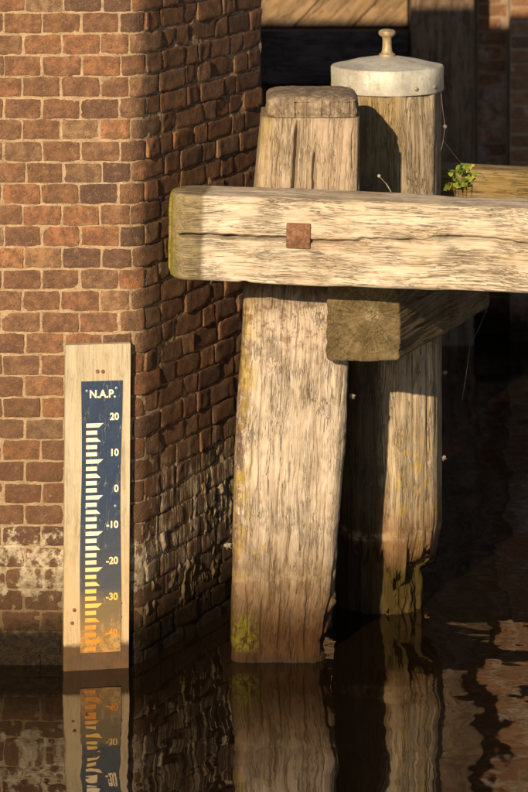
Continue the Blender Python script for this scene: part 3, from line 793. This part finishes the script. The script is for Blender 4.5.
def plate_x(U, Z):
    ph = Z*9
    l = -.0455+.0018*np.sin(ph*1.3+1)-.001*sstep(.4, .1, Z); r = .0655+.0024*np.sin(ph+.4)
    return l+U*(r-l)
zt, zb_ = gz(381), gz(652)
plate = slab('gauge_plate', plate_x, lambda S: zb_+S*(zt-zb_), -.0035, -.0003, M_BLUE, gauge, 10, 60)
px2l = lambda px: (px-98.0)*GS/math.cos(YAW)+.0015
def poly_part(name, pts, y0, y1, mat, parent):
    n = len(pts); vs = [(x, y0, z) for x, z in pts]+[(x, y1, z) for x, z in pts]
    fs = [tuple(range(n)), tuple(reversed(range(n, 2*n)))]+[((i+1) % n, i, i+n, (i+1) % n+n) for i in range(n)]
    return MB().add(vs, fs).build(name, mat, parent)
for kx in range(32):
    yc = 425.0+7.2*kx; zc = gz(yc); ty = kx % 5
    xr = {0: 103.0, 1: 96.8, 2: 100.5, 3: 96.8, 4: 96.8}[ty]; xl = 86.0; hh = .0056
    sl_ = 4.6 if ty == 0 else (4.0 if ty == 2 else 0)
    pts = [(px2l(xl), zc+hh), (px2l(xl), zc-hh), (px2l(xr-sl_), zc-hh), (px2l(xr), zc+hh)] if ty in (0,) else \
          ([(px2l(xl), zc+hh), (px2l(xl), zc-hh), (px2l(xr), zc-hh), (px2l(xr-sl_), zc+hh)] if ty == 2 else [(px2l(xl), zc+hh), (px2l(xl), zc-hh), (px2l(xr), zc-hh), (px2l(xr), zc+hh)])
    poly_part('tick_mark', [(a, b_) for a, b_ in pts], -.0046, -.0030, M_CREAM, plate)
def text(body, height, right=None, left=None, zc=0, bold=.03):
    cu = bpy.data.curves.new('lettering', 'FONT'); cu.body = body; cu.size = 1.0; cu.offset = bold; cu.extrude = .02; cu.space_character = 1.02
    tmp = bpy.data.objects.new('tmp', cu); COL.objects.link(tmp); bpy.context.view_layer.update()
    me = bpy.data.meshes.new_from_object(tmp.evaluated_get(bpy.context.evaluated_depsgraph_get()))
    bpy.data.objects.remove(tmp); bpy.data.curves.remove(cu)
    co = np.zeros(len(me.vertices)*3, np.float32); me.vertices.foreach_get('co', co); co = co.reshape(-1, 3)
    h = co[:, 1].max()-co[:, 1].min(); s = height/h
    x = (co[:, 0])*s*.92; z = (co[:, 1]-(co[:, 1].max()+co[:, 1].min())/2)*s+zc; y = np.where(co[:, 2] > 0, -.0046, -.0030)
    x += (right-x.max()) if right is not None else (left-x.min())
    me.vertices.foreach_set('co', np.stack([x, y, z], -1).astype(np.float32).ravel()); me.update()
    me.materials.clear(); me.materials.append(M_CREAM); me.name = 'numeral'
    return obj('numeral', me, plate)
for i, s in enumerate(('20', '10', '0', '-10', '-20', '-30', '-40')):
    text(s, 7.4*GS, right=px2l(118.3), zc=gz(416.6+36.0*i))
o = text('N.A.P.', 8.2*GS, left=px2l(89.3), zc=gz(393.7)); o.name = 'lettering'
g = G('screw_steel'); M_STEEL = g.fin((.22, .26, .36), .4, .6)
def screw(px, py, mat, yl, r=.0042, parent=gauge):
    MB().lathe([(r, 0), (r*.95, .0012), (r*.5, .002)], 14).build('screw', mat, parent, True, (px2l(px), yl, gz(py)), (R(90), 0, 0))
for q in ((86.6, 390.5), (115.8, 388.5), (115.5, 506.5), (87, 507)): screw(*q, M_STEEL, -.0035, .0044)
for q in ((97, 371.5), (102.5, 371.8)): screw(*q, M_RUST, 0, .0055)
for q in ((75.5, 609), (73.5, 622), (121, 604), (121, 618)): screw(*q, M_RUST, 0, .0052)

# ------------------------------------------------------------------ background: lock gate and quay wall
DB = 4.53; SB = (DIST+DB)/F_PX
def px3(px, d=DB): return PX(px, d)
def pz3(py, d=DB): return PZ(py, d)
def timber_box(name, x0, x1, y0, y1, z0, z1, mat, parent, axis='z', rot=None):
    """box with subdivided wavy faces carrying grain coordinates"""
    b = MB().box(x0, x1, y0, y1, z0, z1, .006); o = b.build(name, mat, parent, True); me = o.data
    co = np.zeros(len(me.vertices)*3, np.float32); me.vertices.foreach_get('co', co); co = co.reshape(-1, 3)
    wcv = co if axis == 'z' else co[:, [2, 1, 0]]
    at = me.attributes.new('wc', 'FLOAT_VECTOR', 'POINT'); at.data.foreach_set('vector', (wcv+np.array([random.random()*5, 0, random.random()*5])).astype(np.float32).ravel())
    return o
gate = thing('lock_gate', 'dark tarred timber lock gate with brown planks in the shaded background', 'lock gate', (px3(409), DB, 0))
gx, gy = px3(409), DB
timber_box('gate_post', px3(409)-gx, px3(471)-gx, -.20, .10, -.4, 3.4, M_OLD, gate)
timber_box('gate_rail', -2.2-gx, px3(408)-gx, -.14, .04, pz3(80), pz3(28), M_TAR, gate, 'x')
timber_box('gate_rail', -2.2-gx, px3(408)-gx, -.12, .04, -.05, .12, M_TAR, gate, 'x')
timber_box('gate_rail', -2.2-gx, px3(408)-gx, -.14, .04, 2.55, 2.80, M_TAR, gate, 'x')
timber_box('sky_block_backing', -2.2-gx, px3(470)-gx, .10, .14, -.3, 2.8, M_TAR, gate)  # added sheet behind the planks, keeps sky light out of their gaps
# lower planks, vertical, set back
x = px3(408); i = 0
while x > -2.0:
    wd = random.uniform(.17, .2); timber_box('plank', x-wd+.008-gx, x-gx, .045+random.uniform(0, .012), .09, -.3, pz3(79)-.005, M_TAR, gate); x -= wd
# upper planks, slanting
zb2, zt3 = pz3(27)+.003, 2.545
x = px3(470); sl3 = .95
while x > -3.6:
    wd = random.uniform(.24, .27)
    a0, a1 = x-wd+.010, x; H = zt3-zb2; yj = random.uniform(0, .014)
    def clipx(v): return v
    vs = []; fs = []
    lo, hi = -2.2, px3(408)-.004
    # parallelogram clipped to the gate opening
    poly_ = [(a0, zb2), (a1, zb2), (a1+sl3*H, zt3), (a0+sl3*H, zt3)]
    def clip(pl, f, c, keepless):
        out = []
        for q in range(len(pl)):
            p0, p1 = pl[q], pl[(q+1) % len(pl)]; i0 = (p0[0] <= c) == keepless; i1 = (p1[0] <= c) == keepless
            if i0: out.append(p0)
            if i0 != i1:
                t = (c-p0[0])/(p1[0]-p0[0]); out.append((c, p0[1]+t*(p1[1]-p0[1])))
        return out
    pp = clip(clip(poly_, 0, hi, True), 0, lo, False)
    if len(pp) >= 3:
        n = len(pp); vs = [(u-gx, -.02+yj, v) for u, v in pp]+[(u-gx, .03, v) for u, v in pp]
        fs = [tuple(range(n)), tuple(reversed(range(n, 2*n)))]+[((q+1) % n, q, q+n, (q+1) % n+n) for q in range(n)]
        o = MB().add(vs, fs).build('plank', M_GATE, gate)
        L = math.hypot(1, sl3); co = np.array(vs)
        wcv = np.stack([(co[:, 0]-sl3*co[:, 2])/L, co[:, 1], (co[:, 2]+sl3*co[:, 0])/L], -1)+np.array([random.random()*5, 0, random.random()*9])
        at = o.data.attributes.new('wc', 'FLOAT_VECTOR', 'POINT'); at.data.foreach_set('vector', wcv.astype(np.float32).ravel())
    x -= wd
# quay wall right of the gate
quay = thing('quay_wall', 'dark brick quay wall with white bloom at the far right, lit only at its top', 'brick wall', (0, 0, 0))
WB = PathWall(px3(478), DB+.05, 0, 0)
class W2(PathWall): pass
def mk_courses(seed, s0, s1, z0, z1, hc=.0594, br=.215):
    out = []; z = z0; k = 0; rr = random.Random(seed)
    while z < z1:
        row = []; t = s0-(.11 if k % 2 else 0)
        ln = k % 2 == 0
        while t < s1:
            L = br if ln else .108; a = max(t, s0); t += L
            if min(t, s1)-a > .03: row.append((a, min(t, s1)))
            if rr.random() < .3: ln = not ln
        out.append((z, z+hc, row)); z += hc; k += 1
    return out
def score_far(wall):
    def f(a, b, z0, z1):
        x, y, _, _ = [float(q) for q in wall.at((a+b)/2)]; s = F_PX/(DIST+y); px = 264+x*s; py = YH+(EYE-(z0+z1)/2)*s
        if px > 545 or py < -25 or z1 < 0: return 0
        ar = (b-a)*s*(z1-z0)*s
        if 165 < py < 292: ar *= .3
        return ar
    return f
st_ = px3(508)-px3(478)
build_brickwork(quay, WB, mk_courses(3, 0, st_, -.2, 4.0), M_BRICK_FAR, 90, score_far(WB), lambda s, z, r: (r.uniform(.002, .006), .003), (6, 4), .010)
sheet('mortar', WB, np.arange(0, st_+.02, .02), np.arange(-.2, 4.02, .02), lambda S, Z: fbm(S*30, Z*30, 0, 5, 2)*.002-.001, M_MORTAR_FAR, quay)
WB2 = PathWall(px3(508), DB-.10, 0, 0)
build_brickwork(quay, WB2, mk_courses(5, 0, 1.3, -.2, 4.0), M_BRICK_FAR, 120, score_far(WB2), lambda s, z, r: (r.uniform(.002, .006), .003), (6, 4), .010)
sheet('mortar', WB2, np.arange(0, 1.32, .02), np.arange(-.2, 4.02, .02), lambda S, Z: fbm(S*30, Z*30, 0, 6, 2)*.002-.001, M_MORTAR_FAR, quay)
MB().box(px3(508)+.006, 8, DB-.085, DB+1.2, -1, 3.98).build('core', M_MORTAR_FAR, quay)
MB().box(px3(470), px3(508)+.006, DB+.07, DB+1.2, -1, 3.98).build('core', M_MORTAR_FAR, quay)
MB().box(px3(470), 8, DB-.14, DB+1.2, 4.0, 4.12, .01).build('coping', M_STONE, quay)
# masonry behind the pier and gate on the left
lw = thing('side_wall', 'brick abutment closing the channel behind the pier, left of the gate', 'brick wall', (0, 0, 0))
MB().box(-8, -2.2, DB-.1, DB+1.2, -1, 4.0, .01).build('wall', M_MORTAR_FAR, lw)

# ------------------------------------------------------------------ water and bed
g = G('canal_water'); p = g.pos()
x, y, z = g.sep(p)
right = g.mr(g.math('ADD', x, g.math('MULTIPLY', y, .35)), .15, .8)
wv1 = g.noise(g.vmul(p, (3.0, 3.4, 1)), 1, 0.0, .3)
wv2 = g.noise(g.vmul(p, (11, 10, 1)), 1, 1.5, .4)
h = g.math('ADD', g.math('MULTIPLY', wv1, g.math('ADD', .0060, g.math('MULTIPLY', right, .0095))),
    g.math('MULTIPLY', wv2, g.math('ADD', .0008, g.math('MULTIPLY', right, .0009))))
g.bump(h, 1.0)
M_WATER = g.fin((.0055, .0032, .0016), .01, 0, .5); g.bs.inputs['IOR'].default_value = 1.72
MB().add([(-300, -300, 0), (300, -300, 0), (300, 300, 0), (-300, 300, 0)], [(0, 1, 2, 3)]).build('water', M_WATER)['kind'] = 'structure'
g = G('canal_mud'); M_MUD = g.fin(g.ramp(g.noise(g.pos(), 3, 4), [(.3, (.03, .022, .014)), (.7, (.06, .045, .03))]))
MB().add([(-300, -300, -1.2), (300, -300, -1.2), (300, 300, -1.2), (-300, 300, -1.2)], [(0, 1, 2, 3)]).build('canal_bed', M_MUD)['kind'] = 'structure'

# ------------------------------------------------------------------ small things
def simple(name, col, rough=.7, sss=0):
    g = G(name); n = g.noise(g.pos(), 60, 3, .6); return g.fin(g.mix(g.mr(n, .35, .65), col, tuple(q*.7 for q in col)), rough)
g = G('young_leaf'); n = g.noise(g.objc(), 60, 3, .6)
c = g.ramp(g.math('ADD', n, g.math('MULTIPLY', g.math('SUBTRACT', g.attr('rnd'), .5), .5)), [(.25, (.05, .085, .012)), (.5, (.12, .16, .018)), (.75, (.28, .26, .035))])
M_LEAF = g.fin(c, .5); g.bs.inputs['Transmission Weight'].default_value = 0.0
M_STEM = simple('red_stem', (.12, .06, .03))
base = np.array([PX(458, .22), .22, 1.085])
pl_ = thing('bramble_plant', 'small yellow green leafy plant growing behind the long beam beside the capped pile', 'plant', tuple(base))
stems = []
for (tx, ty) in ((455, 172), (461, 166), (466, 180), (452, 183), (472, 186)):
    e = np.array(P(tx, ty, .20+random.uniform(-.04, .04)))-base
    pts = [e*t+np.array([math.sin(t*3)*.01, math.sin(t*2)*.01, 0]) for t in np.linspace(0, 1, 8)]
    stems.append(pts); MB().tube(pts, lambda t: .0022*(1-.6*t)+.0004, 5).build('stem', M_STEM, pl_, True)
def leaf_mesh(size, seed):
    r = random.Random(seed); vs = []; n = 12; fs = []
    vs.append((0, 0, 0)); 
    for i in range(n+1):
        a = -math.pi*.86+2*math.pi*.86*i/n; rad = size*(.50+.12*math.cos(a)+.10*math.cos(3*a)+.05*math.cos(n*a/2)+r.uniform(-.03, .03))
        xx = size*.42+math.cos(a)*rad; yy = math.sin(a)*rad*.95
        vs.append((xx, yy, .18*abs(yy)-.25*max(0, xx-size*.4)**1.2+r.uniform(-.001, .001)))
    for i in range(1, n+1): fs.append((0, i, i+1))
    m = mesh_np('leaf', vs, np.zeros((0, 4), int), fs, attrs={'rnd': np.full(len(vs), r.random())}, mat=M_LEAF); return m
for i in range(64):
    u = random.random(); lx = 460+random.gauss(0, 7.5)+(2 if u < .3 else 0); ly = 165+24*random.random()**.75
    if ly < 172: lx = 463+random.uniform(-3, 4)
    pt = np.array(P(lx, ly, random.uniform(.12, .26)))-base
    o = obj('leaf', leaf_mesh(random.uniform(.010, .021), i), pl_, tuple(pt))
    o.rotation_euler = (R(random.uniform(25, 85)), R(random.uniform(-40, 30)), random.uniform(0, 2*math.pi))
M_SILK = simple('spider_silk', (.34, .31, .27), .8)
def tuft(label, px, py, d, size, seed):
    r = random.Random(seed); c = P(px, py, d); b = MB()
    for i in range(60):
        v = Vector((r.gauss(0, 1), r.gauss(0, 1), r.gauss(0, .8))).normalized()*size*r.uniform(.5, 1.1)
        m_ = Vector((r.uniform(-1, 1), r.uniform(-1, 1), r.uniform(-1, 1)))*size*.4
        b.tube([(0, 0, 0), v*.5+m_*.5, v+m_*.2-Vector((0, 0, size*.3))], lambda t: size*.07*(1-.7*t), 4)
    tag(b.build('seed_fluff', M_SILK, None, False, c), label, 'fluff')
tuft('large white fluff caught between brick pier and front post, low down', 228, 545, .04, .012, 1)
tuft('tiny white fluff on the right edge of the front post under the cross beam', 352, 395, .10, .010, 2)
tuft('tiny white fluff on the right edge of the capped pile, halfway down', 443, 457, .58, .010, 3)
tuft('tiny white fluff high on the capped pile below the cross beam', 445, 372, .58, .009, 4)
tuft('small dry seed head hanging beside the capped pile just under its metal cap', 445, 126, .55, .007, 5)
def strand(label, pts, r=.00035, d=.1):
    P_ = [Vector(P(*q)) for q in pts]; out = []
    for a, b in zip(P_[:-1], P_[1:]):
        for k in range(8): t = k/8; q = a.lerp(b, t); out.append(q-Vector((0, 0, .010*math.sin(t*math.pi))))
    out.append(P_[-1]); root = out[0]
    tag(MB().tube([p-root for p in out], r, 4).build('cobweb_strand', M_SILK, None, False, tuple(root)), label, 'cobweb')
strand('long cobweb strand from the metal cap down the pile side', [(441, 92, .55), (445, 126, .56), (441, 150, .55)])
strand('cobweb strand slanting between capped pile and shaded gate', [(443, 140, .56), (478, 178, .80)])
strand('cobweb strand across the shaded side of the capped pile', [(368, 138, .44), (406, 158, .44)])
strand('cobweb strand under the long beam from cross beam to the water', [(490, 300, .7), (470, 345, .6), (462, 400, .6)], .0003)
dry = MB(); a = P(391, 192, -.05); e = P(379, 176, -.02)
dry.tube([(0, 0, 0), ((e[0]-a[0])*.5+.003, .01, (e[2]-a[2])*.55), (e[0]-a[0], .02, e[2]-a[2])], .0011, 5)
dry.lathe([(.001, -.004), (.0045, -.001), (.005, .003), (.002, .006)], 8, (e[0]-a[0], .02, e[2]-a[2]))
tag(dry.build('dry_stalk', M_SILK, None, True, a), 'dry pale stalk with a seed head standing on the long beam before the shaded pile', 'dry stalk')
